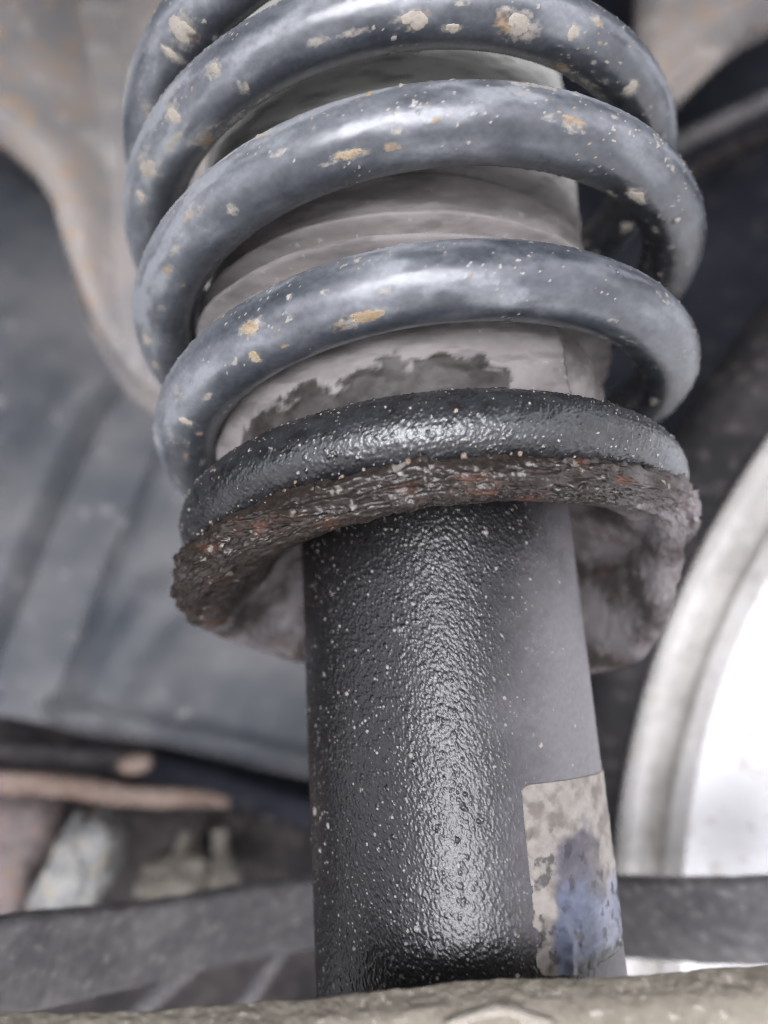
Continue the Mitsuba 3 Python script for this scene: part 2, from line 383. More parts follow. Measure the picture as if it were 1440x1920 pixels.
for x0, y0, x1, y1, d in ((372, 1795, 300, 1862, 0.23), (532, 1775, 470, 1866, 0.24)):
    v, f = sweep([at(x0, y0, d), at(x1, y1, d - 0.01), at(2 * x1 - x0, 2 * y1 - y0, d - 0.02)], 0.005, 0.005, RT, 0.002)
    k = obj('link_rod', (v, f), 'mat_strap')
    tag(k, 'thin grey rod below the strap, farther from the tube' if x0 < 400 else 'thin grey rod below the strap, right beside the tube', 'rod')

# the bent steel strap that runs round behind the tube
pts = [at(-330, 1880, 0.130), at(-120, 1838, 0.142), at(60, 1800, 0.160), at(300, 1760, 0.190), at(560, 1712, 0.214), at(840, 1700, 0.222), at(1150, 1716, 0.195), at(1320, 1724, 0.182), at(1480, 1722, 0.174), at(1700, 1715, 0.165)]
v, f = sweep(pts, 0.006, 0.0185, UP + 0.12 * FW, 0.0018, n=260, amp=0.00045, s=180)
obj('steel_strap', (v, f), 'mat_strap'); tag('steel_strap', 'dull grey bent steel strap passing behind the shock tube', 'strap')

# upper right: bracket, its gusset and the ribs of the arch
Fb = frame(at(1180, 200, 0.30), at(1500, 120, 0.31), at(1180, -200, 0.33))
poly = outline([(1205, 130), (1215, -300), (1560, -300), (1560, -20), (1425, 25), (1300, 150), (1265, 185)], Fb)
v, f = slab(poly, 0.012, *Fb, rnd=0.006, step=0.004, amp=0.002, s=50,
            relief=lambda x, y: -0.010 * np.exp(-(shapely.distance(shapely.points(np.stack([x, y], 1)), LineString([on_plane(a, b, Fb) for a, b in ((1260, 130), (1330, 75), (1460, 0))])) / 0.005) ** 2))
obj('rusty_bracket', (v, f), 'mat_tower', uv=np.full((len(v), 2), 0.8)); tag('rusty_bracket', 'brown rusty bracket with pinkish gusset in the upper right corner', 'bracket')
for i, (ya, yb) in enumerate(((270, 205), (330, 262))):
    v, f = sweep([at(1180, ya + 40, 0.40), at(1300, ya - 10, 0.385), at(1460, yb - 20, 0.37), at(1700, yb - 110, 0.35)], 0.012, 0.008, UP, 0.0035, amp=0.001)
    k = obj('arch_rib', (v, f), 'mat_strap' if i == 0 else 'mat_cavity')
    tag(k, 'upper grey rib on the dark arch lining at right' if i == 0 else 'lower darker rib on the dark arch lining at right', 'rib')

# ------------------------------------------------------------------ the wheel on the right: rim open towards us, tyre round it
WN = np.array([-0.7185, -0.6955, 0.0])                       # its inboard side
WT = np.array([-WN[1], WN[0], 0.0]); WT = WT if WT @ FW > 0 else -WT
WC = np.array([0.2130, -0.0573, -0.1371])
na = 200


def lathe(profile, wob=0.0, n=na):
    a = np.linspace(0, 2 * np.pi, n, endpoint=False)
    pr_ = np.asarray(profile, float)
    d = np.cos(a)[:, None] * WT + np.sin(a)[:, None] * np.array([0, 0, 1.0])
    v = WC + pr_[None, :, :1] * d[:, None] + pr_[None, :, 1:] * WN
    v = v.reshape(-1, 3); m = len(pr_)
    i, j = np.meshgrid(np.arange(n), np.arange(m - 1), indexing='ij'); i2 = (i + 1) % n
    q = np.stack([i * m + j, i2 * m + j, i2 * m + j + 1, i * m + j + 1], -1).reshape(-1, 4)
    f = np.vstack([q[:, [0, 1, 2]], q[:, [0, 2, 3]]])
    return v + (nz(v, 30, 9)[:, None] - 0.5) * wob, f


def smooth_prof(p, r=0.002):
    g = LineString(p); n = 60
    q = np.array([g.interpolate(t, normalized=True).coords[0] for t in np.linspace(0, 1, n)])
    k = np.ones(3) / 3
    for c in range(2): q[1:-1, c] = np.convolve(q[:, c], k, 'valid')
    return q


v, f = lathe(smooth_prof([(0.2425, -0.014), (0.2430, 0.001), (0.2410, 0.003), (0.2375, 0.002), (0.2366, -0.002), (0.2362, -0.008)])); obj('car_wheel__rim_lip', (v, f), 'mat_lip', smooth=30)
v, f = lathe(smooth_prof([(0.2362, -0.008), (0.2352, -0.0105), (0.2330, -0.0115), (0.2310, -0.0105), (0.2300, -0.008)])); obj('car_wheel__rim_well', (v, f), 'mat_lip', smooth=30)
v, f = lathe(smooth_prof([(0.2300, -0.008), (0.2292, -0.005), (0.2235, -0.006)])); obj('car_wheel__rim_ledge', (v, f), 'mat_lip', smooth=30)
rim_p = smooth_prof([(0.2235, -0.006), (0.2215, -0.009), (0.2150, -0.012), (0.2060, -0.015), (0.1960, -0.020), (0.1940, -0.026), (0.1900, -0.028), (0.1500, -0.050), (0.1100, -0.060), (0.0500, -0.060), (0.0, -0.060)])
v, f = lathe(rim_p); obj('car_wheel__rim', (v, f), 'mat_alloy', smooth=30)
tyre_p = smooth_prof([(0.2330, -0.020), (0.2400, -0.004), (0.2460, 0.004), (0.2580, 0.008), (0.2740, -0.004), (0.2800, -0.030), (0.2800, -0.110), (0.2790, -0.180), (0.2600, -0.205), (0.2330, -0.190)])
v, f = lathe(tyre_p, 0.002); obj('car_wheel__tyre', (v, f), 'mat_tyre', smooth=30)
for k in range(5):
    a = 2 * np.pi * k / 5 + 0.55
    d = math.cos(a) * WT + math.sin(a) * np.array([0, 0, 1.0])
    v, f = sweep([WC + d * 0.03 - WN * 0.058, WC + d * 0.10 - WN * 0.056, WC + d * 0.185 - WN * 0.026], 0.016, 0.07, np.cross(d, WN), 0.012, n=30, taper=[1.1, 0.9, 1.35])
    obj('car_wheel__spoke', (v, f), 'mat_alloy')
v, f = lathe(smooth_prof([(0.0, -0.06), (0.06, -0.06), (0.07, -0.08), (0.07, -0.12)])); obj('car_wheel__hub', (v, f), 'mat_alloy', smooth=30)
tag('car_wheel', 'silver alloy wheel with dark tyre at the right, brightly lit', 'wheel')

# ------------------------------------------------------------------ the dust boot round the piston rod, inside the spring
BX = -0.0042
na_, nb_ = 400, 270
ph = np.linspace(0, 2 * np.pi, na_, endpoint=False)
zb = np.linspace(0.0145, 0.135, nb_)
PH, Z = np.meshgrid(ph, zb, indexing='xy')
prof_r = PchipInterpolator([0.014, 0.018, 0.024, 0.030, 0.040, 0.0475, 0.049, 0.054, 0.0555, 0.060, 0.0615, 0.066, 0.075, 0.080, 0.090, 0.14],
                           [0.0355, 0.0385, 0.0405, 0.0412, 0.0413, 0.0413, 0.0409, 0.0410, 0.0403, 0.0407, 0.0396, 0.0403, 0.0405, 0.0408, 0.0406, 0.0400])(Z)
q3 = np.stack([np.cos(PH) * prof_r + BX, np.sin(PH) * prof_r, Z], -1)
rad = prof_r + 0.0010 * sst(0.024, 0.034, Z) + (nz(q3, 45, 21, 3) - 0.5) * 0.0022 + (nz(q3 * np.array([1, 1, 3]), 120, 23, 3) - 0.5) * 0.0009 + (nz(q3, 700, 22, 3) - 0.5) * 0.0003 + 0.0017 * np.sin(2 * np.pi * (Z - 0.037 - 0.0006 * np.sin(PH)) / 0.0047) * sst(0.034, 0.038, Z) * sst(0.056, 0.052, Z)
seam = np.degrees(PH) - (322 - (Z - 0.016) * 500)           # an overlapping edge that runs down the right of the sleeve
rad = rad - 0.0022 * sst(-0.8, 0.4, seam) * (1 - sst(0.034, 0.040, Z)) * (seam < 60)
v = np.stack([np.cos(PH) * rad + BX, np.sin(PH) * rad, Z], -1).reshape(-1, 3)
dph = (np.degrees(PH) + 90 + 180) % 360 - 180                # degrees from the front, right positive
n1 = nz(np.stack([dph * 0.0007, Z * 0, Z], -1), 420, 31, 4)
n2 = nz(np.stack([dph * 0.0007, Z * 0, Z], -1), 150, 32, 2)
edge_z = np.interp(dph, [-80, -52, -46, -20, -14, 0, 18, 27, 34, 90], [0.013, 0.016, 0.0215, 0.0240, 0.0225, 0.0258, 0.0262, 0.0235, 0.015, 0.012])
stain = sst(0.0006, -0.0006, Z - edge_z - (n1 - 0.5) * 0.006) * (0.84 + 0.16 * sst(0.38, 0.55, n2))
f = grid_faces(nb_, na_, True)
obj('dust_boot', (v, f[:, ::-1] if False else f), 'mat_boot', uv=np.stack([stain.ravel(), sst(0.058, 0.08, Z).ravel()], 1))
tag('dust_boot', 'grey rubber dust boot inside the coil spring with oil stain at its hem', 'dust boot')

# ------------------------------------------------------------------ the coil spring
KN = np.arange(-270, 1351, 90.0)
SR = CubicSpline(KN, [0.04876, 0.04482, 0.04293, 0.04392, 0.0471, 0.04967, 0.04997, 0.05009, 0.05209, 0.05427, 0.05477, 0.05507, 0.05664, 0.0574, 0.05548, 0.05303, 0.0532, 0.05664, 0.06253])
SZ = CubicSpline(KN, [0.00173, 0.00645, 0.01138, 0.01128, 0.01587, 0.02399, 0.0335, 0.03456, 0.04131, 0.04859, 0.05794, 0.0608, 0.06469, 0.07229, 0.08014, 0.08368, 0.08701, 0.08997, 0.09361])


def wire_r(p): return np.interp(p, [-270, 0, 360, 720, 1080], [0.00682, 0.00682, 0.00599, 0.00611, 0.00565])


def spring_frame(p):
    a = np.radians(p)
    def c(pp):
        a = np.radians(pp); R = SR(pp)
        return np.stack([R * np.cos(a), R * np.sin(a), SZ(pp)], -1)
    t = c(p + 0.5) - c(p - 0.5); t /= np.linalg.norm(t, axis=-1, keepdims=True)
    o = np.stack([np.cos(a), np.sin(a), 0 * a], -1); o = o - t * (o * t).sum(-1, keepdims=True); o /= np.linalg.norm(o, axis=-1, keepdims=True)
    b = np.cross(o, t); b = b * np.sign(b[..., 2:3])
    return c(p), o, b


def spring_point(p, s, extra=0.0):
    """a point on the wire: p degrees along the coil, s degrees round the wire (0 = outward, 90 = up)"""
    p, s = np.broadcast_arrays(np.asarray(p, float), np.asarray(s, float))
    c, o, b = spring_frame(p); w = (wire_r(p) + extra)[..., None]; s = np.radians(s)[..., None]
    return c + w * (np.cos(s) * o + np.sin(s) * b)


L0, H0 = np.array([math.radians(-275) * 0.05, 0.0]), np.array([math.radians(1350) * 0.05, 2 * np.pi * 0.0068])


def spring_piece(p0, p1, ns, nw):
    PS, SS = np.meshgrid(np.linspace(p0, p1, ns), np.arange(nw) * 360 / nw, indexing='ij')
    base = spring_point(PS, SS)
    flat = np.stack([(np.radians(PS) * 0.05).ravel(), (np.radians((SS + 180) % 360) * 0.0068).ravel()], 1)
    along = np.stack([np.radians(PS) * 0.05 * 0.45, np.cos(np.radians(SS)) * 0.0068, np.sin(np.radians(SS)) * 0.0068], -1)   # streaked along the wire
    oily = np.clip(sst(190, 150, PS) * (1 - 0.75 * sst(-48, -12, PS + 14 * (nz1(base, 160, 50) - 0.5))), 0, 1)
    big = nz(along, 95, 41, 4); mid = nz(along, 330, 42, 4); fine = nz(base, 900, 43, 3)
    spk = bumps(flat, 42000, 44, L0, H0, 0.00017).reshape(PS.shape)        # pale specks, mostly painted glints, with dried droplets
    spk = spk * sst(0.22, 0.55, nz1(base, 130, 46) + 0.25 * np.sin(np.radians(SS)))
    spk2 = bumps(flat, 260, 45, L0, H0, 0.0006).reshape(PS.shape) * sst(0.45, 0.6, nz1(base, 110, 46))
    grain = np.zeros(PS.shape); dots = grain
    if p0 < 100:
        H1 = np.array([math.radians(30) * 0.05, H0[1]])
        grain = bumps(flat, int((H1 - L0).prod() / 0.00040 ** 2), 47, L0, H1, 0.00024, 1.0).reshape(PS.shape)
        dots = bumps(flat, 4600, 51, L0, H1, 0.00015, 1.0).reshape(PS.shape)
    leftness = 0.5 - 0.5 * np.cos(np.radians(PS))                           # the left side is the dustier
    dust = sst(0.28, 0.80, big * 0.62 + mid * 0.28 + 0.10 * nz1(base, 700, 53) + 0.10 * (leftness - 0.4))
    sw = (SS + 180) % 360 - 180
    leftdust = sst(0.1, 0.9, -np.cos(np.radians(PS)) + 0.6 * (big - 0.5)) * sst(-70, -10, sw + 50 * (mid - 0.5))
    face = sst(-105, -20, sw + 60 * (big - 0.5) + 45 * (mid - 0.5)) * sst(200, 120, sw)
    right = sst(0.25, 0.95, np.cos(np.radians(PS)) + 0.5 * (big - 0.5))
    smudge = sst(0.44, 0.66, nz(along, 260, 54, 3)) * (0.4 + 0.6 * sst(0.35, 0.6, big))
    dust = (dust * 0.55 + 0.10 * big + 0.50 * smudge) * (0.20 + 0.80 * face) * (1 - 0.45 * right)
    dust = np.maximum(dust, 0.62 * leftdust * (0.45 + 0.9 * mid))
    dust = np.clip(0.06 + 1.0 * dust ** 1.3 + 0.26 * leftness * (0.5 + dust), 0, 1) * (1 - 0.97 * oily)
    dust = np.where(PS < 150, dust * 0.45 + 0.13 * sst(-60, -25, PS), dust)
    mud = np.clip(1.1 * sst(0.15, 0.5, spk) + 0.7 * sst(0.10, 0.7, spk2), 0, 1) * (1 - oily * 0.80)
    stain = sst(0.60, 0.74, mid) * sst(0.50, 0.64, nz(base, 45, 48, 2)) * 0.65
    for p, s_, a, b_, m_ in SPL:                                            # a thin wash of mud round each splash
        near = np.abs(PS - p) < 8
        dd = np.hypot((PS - p) * math.radians(1) * 0.052 / (a * 1.7), ((SS - s_ + 180) % 360 - 180) * math.radians(1) * 0.007 / (b_ * 1.7))
        stain = np.maximum(stain, np.where(near, (0.25 + 0.75 * fine) * sst(1.15, 0.30, dd + 1.3 * (mid - 0.5) + 1.1 * (fine - 0.5)), 0))
    mud = np.maximum(np.maximum(mud, stain * (1 - oily)), oily * 0.95 * sst(0.25, 0.6, dots) * (nz1(base, 420, 52) > 0.35))
    dust = np.maximum(dust, oily * 0.05)
    hgt = 0.00009 * (mid - 0.5) + 0.00012 * (fine - 0.5) * (0.4 + mud + dust) + 0.00018 * spk + 0.00030 * spk2
    hgt = hgt + oily * (0.00010 * grain * (0.5 + 0.5 * nz1(base, 300, 49)) + 0.00016 * dots + 0.00005 * (fine - 0.5))
    c, o, b = spring_frame(PS); nrm = (base - c) / np.linalg.norm(base - c, axis=-1, keepdims=True)
    v = (base + nrm * hgt[..., None]).reshape(-1, 3)
    return v, grid_faces(ns, nw, True), np.stack([dust.ravel(), mud.ravel()], 1), nw, ns


SPL = [(993, -60, 0.00249, 0.00158, 'm'), (1010, -64, 0.00282, 0.00214, 'm'), (1020, -52, 0.00123, 0.0014, 'm'), (1007, -48, 0.00117, 0.00084, 'm'), (999, -76, 0.00186, 0.00093, 'm'), (949, -40, 0.0013, 0.00223, 'm'), (937, -52, 0.00239, 0.00239, 'm'), (930, -56, 0.00124, 0.00145, 'm'), (977, -60, 0.00143, 0.00084, 'm'), (983, -64, 0.00167, 0.00067, 'm'), (963, -72, 0.00088, 0.00141, 'm'), (960, -28, 0.00114, 0.00149, 'm'), (1038, -72, 0.00163, 0.00192, 'm'), (676, -92, 0.00313, 0.00157, 'm'), (690, -112, 0.0011, 0.0009, 'm'), (698, -96, 0.00104, 0.00093, 'm'), (1089, -104, 0.00203, 0.00165, 'm'), (621, -56, 0.0024, 0.00088, 'o'), (618, -60, 0.00146, 0.00049, 'o'), (611, -20, 0.00089, 0.00057, 'm'), (586, -48, 0.00155, 0.00073, 'm'), (581, -56, 0.0015, 0.00085, 'm'), (629, -40, 0.00087, 0.00071, 'o'), (628, -60, 0.00104, 0.00064, 'm'), (652, -28, 0.00113, 0.00072, 'm'), (559, -56, 0.00214, 0.00139, 'm'), (550, -64, 0.00169, 0.0009, 'm'), (954, -100, 0.00112, 0.00056, 'm'), (571, -76, 0.0009, 0.0009, 'm'), (261, -60, 0.00333, 0.00135, 'o'), (242, -20, 0.00181, 0.00115, 'o'), (240, -60, 0.00109, 0.00143, 'o'), (265, -32, 0.00125, 0.0007, 'o'), (236, -52, 0.00077, 0.00051, 'o'), (220, -28, 0.00092, 0.00138, 'o'), (225, -68, 0.00108, 0.00063, 'o'), (215, -68, 0.00104, 0.00161, 'm'), (306, -68, 0.00119, 0.00051, 'm'), (256, -12, 0.00063, 0.00047, 'o'), (246, -64, 0.00082, 0.00041, 'm'), (1314, -56, 0.00239, 0.00294, 'm'), (1309, -68, 0.00095, 0.00285, 'm'), (1026, -48, 0.00072, 0.00063, 'm'), (657, 24, 0.00099, 0.00066, 'm'), (1027, -76, 0.00055, 0.00055, 'm'), (1024, -16, 0.00123, 0.00088, 'm'), (1000, -40, 0.00116, 0.00066, 'm'), (674, 0, 0.00071, 0.00106, 'm'), (947, -64, 0.00076, 0.00189, 'm'), (600, -56, 0.00068, 0.00103, 'm')]
pieces = [spring_piece(-204, -190, 40, 120), spring_piece(-190, 14, 1150, 250), spring_piece(14, 165, 200, 80), spring_piece(165, 1345, 2600, 100)]
vs, fs, us, n0 = [], [], [], 0
for i, (v, f, u, nw, ns) in enumerate(pieces):
    vs.append(v); us.append(u); fs.append(f + n0)
    if i == 0: fs.append(np.array([[0, j + 1, j] for j in range(1, nw - 1)]) + n0)
    if i == 3: fs.append(np.array([[(ns - 1) * nw, (ns - 1) * nw + j, (ns - 1) * nw + j + 1] for j in range(1, nw - 1)]) + n0)
    n0 += len(v)
obj('coil_spring', (np.vstack(vs), np.vstack(fs)[:, ::-1]), 'mat_spring', uv=np.vstack(us))
tag('coil_spring', 'black coil spring spattered with dried mud, its lowest turn wet with oil', 'coil spring')


def splat(p, s, a, b_, seed, mat, h=0.00022, lob=0.60):
    """a dried splash of mud on the wire: half sizes a (along) and b_ (round) in metres, an uneven outline"""
    nr, nt = 9, 72
    t = np.linspace(0, 2 * np.pi, nt, endpoint=False)
    w = 1 + lob * 2 * (meshkit.fbm(np.stack([np.cos(t) * 1.3 + seed, np.sin(t) * 1.3, t * 0], 1), 3, seed) - 0.5)
    r = np.linspace(0, 1, nr)
    Rr, Tt = np.meshgrid(r, t, indexing='ij'); W = np.broadcast_to(w, Rr.shape)
    da, db = Rr * W * np.cos(Tt) * a, Rr * W * np.sin(Tt) * b_
    P = p + np.degrees(da / SR(p)); S = s + np.degrees(db / wire_r(p))
    hh = h * (np.sqrt(np.maximum(0, 1 - Rr ** 2)) * (0.75 + 0.5 * nz1(np.stack([da * 1600 + seed, db * 1600, da * 0], -1), 1.0, seed))) - 0.00006
    v = spring_point(P, S, hh).reshape(-1, 3)
    return v, grid_faces(nr, nt, True)


for i, (p, s, a, b_, m_) in enumerate(sorted(SPL, key=lambda q: -q[2] * q[3])[:20]):
    v, f = splat(p, s, a * 0.8, b_ * 0.8, 50 + i, 'mat_mud' if m_ == 'm' else 'mat_ochre')
    obj('coil_spring__mud_splash', (v, f), 'mat_mud' if m_ == 'm' else 'mat_ochre')

# ------------------------------------------------------------------ the strut: tube, label, spring seat
TR = 0.0275
fr = np.radians(np.concatenate([np.linspace(-180, 0, 740), np.linspace(0, 180, 70)[1:-1]]))
zt = np.linspace(0.0140, -0.092, 720)
PH, Z = np.meshgrid(fr, zt, indexing='xy')
q3 = np.stack([np.cos(PH) * TR, np.sin(PH) * TR, Z], -1)
flat = np.stack([(PH * TR).ravel(), Z.ravel()], 1)
deg = np.degrees(PH)
n1 = nz(q3, 130, 61, 3); n2 = nz(q3, 420, 62, 3)
oil = sst(-42, -90, deg + (n1 - 0.5) * 12 + (n2 - 0.5) * 8 - 28 * sst(-0.034, 0.004, Z) - 24 * sst(-0.062, -0.072, Z))  # oil on the left; towards the top the seat's shade is painted in
dens = sst(0.30, 0.62, nz(q3, 70, 63, 3) + 0.15 * oil)
lo_, hi_ = flat.min(0), flat.max(0)
str_ = np.array([1, 0.72])                                   # grains a little longer up and down
fine_g = bumps(flat * str_, 170000, 64, lo_ * str_, hi_ * str_, 0.000175, 1.0).reshape(PH.shape)
mid_g = bumps(flat * str_, 9000, 65, lo_ * str_, hi_ * str_, 0.00024, 1.0).reshape(PH.shape)
peb = bumps(flat, 300, 66, lo_, hi_, 0.00030, 0.8).reshape(PH.shape)
skin = nz1(q3 * np.array([1, 1, 0.65]), 2900, 75) + 0.35 * nz1(q3 * np.array([1, 1, 0.65]), 1500, 76)
hgt = oil * (0.000057 * fine_g * (0.85 + 0.3 * dens) + 0.00006 * mid_g) + 0.00022 * peb * (0.25 + 0.75 * oil) + 0.00008 * (n2 - 0.5) + (1 - oil) * 0.00005 * (nz(q3, 1600, 67, 2) - 0.5)
v = (np.stack([np.cos(PH), np.sin(PH), 0 * PH], -1) * (TR + hgt)[..., None] + np.stack([0 * Z, 0 * Z, Z], -1)).reshape(-1, 3)
dots = bumps(flat, 8000, 68, lo_, hi_, 0.00013, 1.0).reshape(PH.shape) * (nz1(q3, 300, 69) > 0.42)  # glints on the oil, painted as pale dots
hgt = hgt + 0.00014 * dots * oil
grit = sst(0.25, 0.5, peb) * 0.75 + 0.9 * sst(0.2, 0.5, dots) * oil + 0.25 * sst(0.6, 0.9, mid_g) * sst(0.6, 0.7, n2)  # pebbles and grains, together with the painted glints
f = grid_faces(len(zt), len(fr), True)
obj('strut__tube', (v, f[:, ::-1]), 'mat_oil_shade', uv=np.stack([oil.ravel(), np.clip(grit, 0, 1).ravel()], 1))
labels['strut__tube'] = {'label': 'black shock tube wet with gritty oil, seat shade painted towards its top, drier and greyer on the right'}

# worn paper label on the right of the tube
nl, ml = 150, 190
a0, a1, z0, z1 = -68.5, 4.0, -0.0418, -0.0702
U_, V_ = np.meshgrid(np.linspace(0, 1, nl), np.linspace(0, 1, ml), indexing='ij')
A_ = a0 + (a1 - a0) * U_; Z_ = z0 + (z1 - z0) * V_
qq = np.stack([U_ * 0.022, V_ * 0.03, 0 * U_], -1)
h_ = 0.00022 + 0.00060 * (nz(qq * np.array([1, 0.5, 1]), 330, 71, 3) - 0.5) * sst(0.25, 0.5, V_) + 0.00030 * (nz(qq, 1000, 72, 3) - 0.5) + 0.0004 * np.exp(-((U_ - 0.13 - 0.05 * np.sin(V_ * 9)) / 0.03) ** 2) * sst(0.35, 0.5, V_)
du, dv = np.minimum(U_, 1 - U_) * 0.0235, np.minimum(V_, 1 - V_) * 0.0297
cr = 0.0016
corner = np.where((du < cr) & (dv < cr), cr - np.hypot(cr - du, cr - dv), np.minimum(du, dv))
rag = (nz(qq, 420, 73, 3) - 0.42) * 0.0022 * sst(0.42, 0.6, V_) * (U_ < 0.5)
h_ = np.where(corner - rag < 0.0002, -0.0006, h_)
RR = TR + h_
v = np.stack([np.cos(np.radians(A_)) * RR, np.sin(np.radians(A_)) * RR, Z_], -1).reshape(-1, 3)
obj('strut__label', (v, grid_faces(nl, ml)), 'mat_label', uv=np.stack([U_.ravel(), V_.ravel()], 1))
labels['strut__label'] = {'label': 'worn beige paper label with a blue patch, no print left'}

# spring seat: an upturned pressed dish, its skirt short in front and deep behind, flaking with rust
ang = np.array([-90, -60, -35, -15, 0, 20, 45, 90, 135, 160, 180, 200, 225, 250, 270.0])
def prof_key(vals): return PchipInterpolator(ang, vals)
k_rim = prof_key([0.0495, 0.0497, 0.0503, 0.0512, 0.0514, 0.0512, 0.0508, 0.051, 0.0512, 0.0518, 0.0520, 0.0518, 0.0509, 0.0502, 0.0495])      # outermost radius
k_top = prof_key([0.0058, 0.0062, 0.0068, 0.007, 0.007, 0.007, 0.0065, 0.004, 0.002, 0.0015, 0.001, 0.001, 0.0025, 0.0045, 0.0058])      # height of the flange under the coil
k_lip = prof_key([0.0006, 0.0010, 0.0012, 0.0008, -0.0002, -0.0008, -0.001, -0.003, -0.005, -0.0062, -0.0072, -0.0062, -0.0036, -0.001, 0.0006])      # lower edge of the flange
k_skr = prof_key([0.048, 0.0482, 0.0488, 0.0478, 0.0458, 0.0442, 0.0435, 0.0445, 0.0472, 0.0495, 0.0505, 0.051, 0.0497, 0.0488, 0.048])      # radius of the skirt's foot
k_bot = prof_key([0.0001, 0.0006, 0.0005, -0.0035, -0.0145, -0.0225, -0.0240, -0.0225, -0.0175, -0.0132, -0.0108, -0.0085, -0.0048, -0.0018, 0.0001])      # lowest edge of the skirt
k_wid = prof_key([.0060, .0056, .0052, .0052, .0052, .0052, .0052, .0052, .0056, .0068, .0085, .0100, .0095, .0075, .0060])   # width of the lip's underside
k_grv = prof_key([.0034, .0036, .0038, .0040, .0040, .0038, .003, .001, -.0015, -.0022, -.0012, .0002, .0013, .0026, .0034])   # groove the wire lies in
nsa = 1220
phs = np.linspace(-90, 270, nsa, endpoint=False)
secs = []
for p in phs:
    R, zt_, zl, rs, zb_ = k_rim(p), k_top(p), k_lip(p), k_skr(p), k_bot(p)
    zb_ = min(zb_, zl - 0.0003)
    zg, wd = k_grv(p), k_wid(p)
    secs.append([(0.0272, zg + 0.0105), (R - 0.0150, zg + 0.0060), (R - 0.0105, zg + 0.0006), (R - 0.0068, zg - 0.0002), (R - 0.0034, zt_ - 0.0012), (R - 0.0018, zt_ - 0.0001), (R, zt_ * 0.6 + zl * 0.4), (R - 0.0002, zt_ * 0.2 + zl * 0.8), (R - 0.0012, zl + 0.0002), (max(R - 0.0030, rs + 0.0006), zl),
                 (rs + 0.0002, 0.7 * zl + 0.3 * zb_), (rs - 0.0002, 0.25 * zl + 0.75 * zb_), (rs - 0.0012, zb_ + 0.0002), (rs - 0.0026, zb_), (rs - 0.77 * wd, zb_ + 0.0006), (rs - 0.92 * wd, 0.2 * zl + 0.8 * zb_ + 0.001), (rs - wd, 0.6 * zl + 0.4 * zb_ + 0.001),
                 (R - wd - 0.0038, 0.5 * zg + 0.5 * zl - 0.0005), (R - wd - 0.0066, zg - 0.0016), (R - wd - 0.0108, zg + 0.0040), (0.0272, zg + 0.0080)])
secs = np.array(secs)
tt = np.linspace(0, 1, secs.shape[1]); nm = 225
S = PchipInterpolator(tt, secs, axis=1)(np.linspace(0, 1, nm))
PHs = np.radians(phs)[:, None] + 0 * S[..., 0]
q3 = np.stack([np.cos(PHs) * S[..., 0], np.sin(PHs) * S[..., 0], S[..., 1]], -1)
tn = np.gradient(S, axis=1); tn /= np.linalg.norm(tn, axis=-1, keepdims=True) + 1e-12
nr_, nzv = tn[..., 1] * -1, tn[..., 0]                       # outward of the section
lay = q3 * np.array([1, 1, 3.2])
lam = np.stack([PHs * 0.05 * 0.30, S[..., 0], S[..., 1] * 1.25], -1)
scale_ = nz(lam, 330, 81, 4); fl = nz(lam, 900, 82, 4); gr = nz(q3, 1500, 83, 3)
step_ = 0.0012 * np.floor(scale_ * 8) / 8 * 2
crack = np.exp(-((nz(lam, 210, 84, 3) - 0.5) / 0.016) ** 2)
ddeg = (np.degrees(PHs) + 180) % 360 - 180
outer = sst(0.0, 0.12, np.linspace(0, 1, nm)[None] + 0 * PHs) * sst(0.60, 0.45, np.linspace(0, 1, nm)[None] + 0 * PHs)
rough_ = 0.30 + 0.70 * sst(15, -20, (np.degrees(PHs) + 180) % 360 - 180) * sst(0.78, 0.62, np.linspace(0, 1, nm)[None] + 0 * PHs)
hs = rough_ * (1.0 * (step_ - 0.0012) + 0.0010 * (fl - 0.5) + 0.00055 * (gr - 0.5) - 0.0008 * crack * outer) + 0.0010 * (nz(q3, 75, 89, 3) - 0.5)
hs = hs * sst(0.0274, 0.031, S[..., 0])
wet = sst(-26, -52, ddeg + (nz(q3, 90, 85, 3) - 0.5) * 40) * sst(-200, -165, ddeg)
wet = np.maximum(wet, sst(172, 190, np.degrees(PHs) + (nz(q3, 90, 86, 3) - 0.5) * 30)) * (1 - 0.9 * sst(0.52, 0.64, np.linspace(0, 1, nm)[None]) * (ddeg > 20))
sparkle = bumps(np.stack([(PHs * 0.05).ravel(), (np.linspace(0, 0.06, nm)[None] + 0 * PHs).ravel()], 1), 14000, 87, [-1.6 * 0.05, 0], [4.8 * 0.05, 0.06], 0.00055, 1.0).reshape(PHs.shape)
hs = hs + 0.00026 * sparkle
v = (q3 + np.stack([np.cos(PHs) * nr_, np.sin(PHs) * nr_, nzv], -1) * -hs[..., None]).reshape(-1, 3)
i, j = np.meshgrid(np.arange(nsa), np.arange(nm - 1), indexing='ij'); i2 = (i + 1) % nsa
qd = np.stack([i * nm + j, i2 * nm + j, i2 * nm + j + 1, i * nm + j + 1], -1).reshape(-1, 4)
f = np.vstack([qd[:, [0, 1, 2]], qd[:, [0, 2, 3]]])
obj('strut__spring_seat', (v, f), 'mat_rust', uv=np.stack([wet.ravel(), 0.6 * sst(0.75, 0.95, sparkle).ravel() * (nz1(q3, 500, 88).ravel() > 0.6)], 1))
labels['strut__spring_seat'] = {'label': 'rusted flaking spring seat under the lowest turn'}
tag('strut', 'black shock absorber strut, oil wet and gritty, with rusted spring seat', 'strut')

# crumbs of grit caught along the joint of spring and seat, and on the tube
rng = np.random.default_rng(90)
cr_v, cr_f, at0 = [], [], 0
ico = trimesh.creation.icosphere(subdivisions=1)


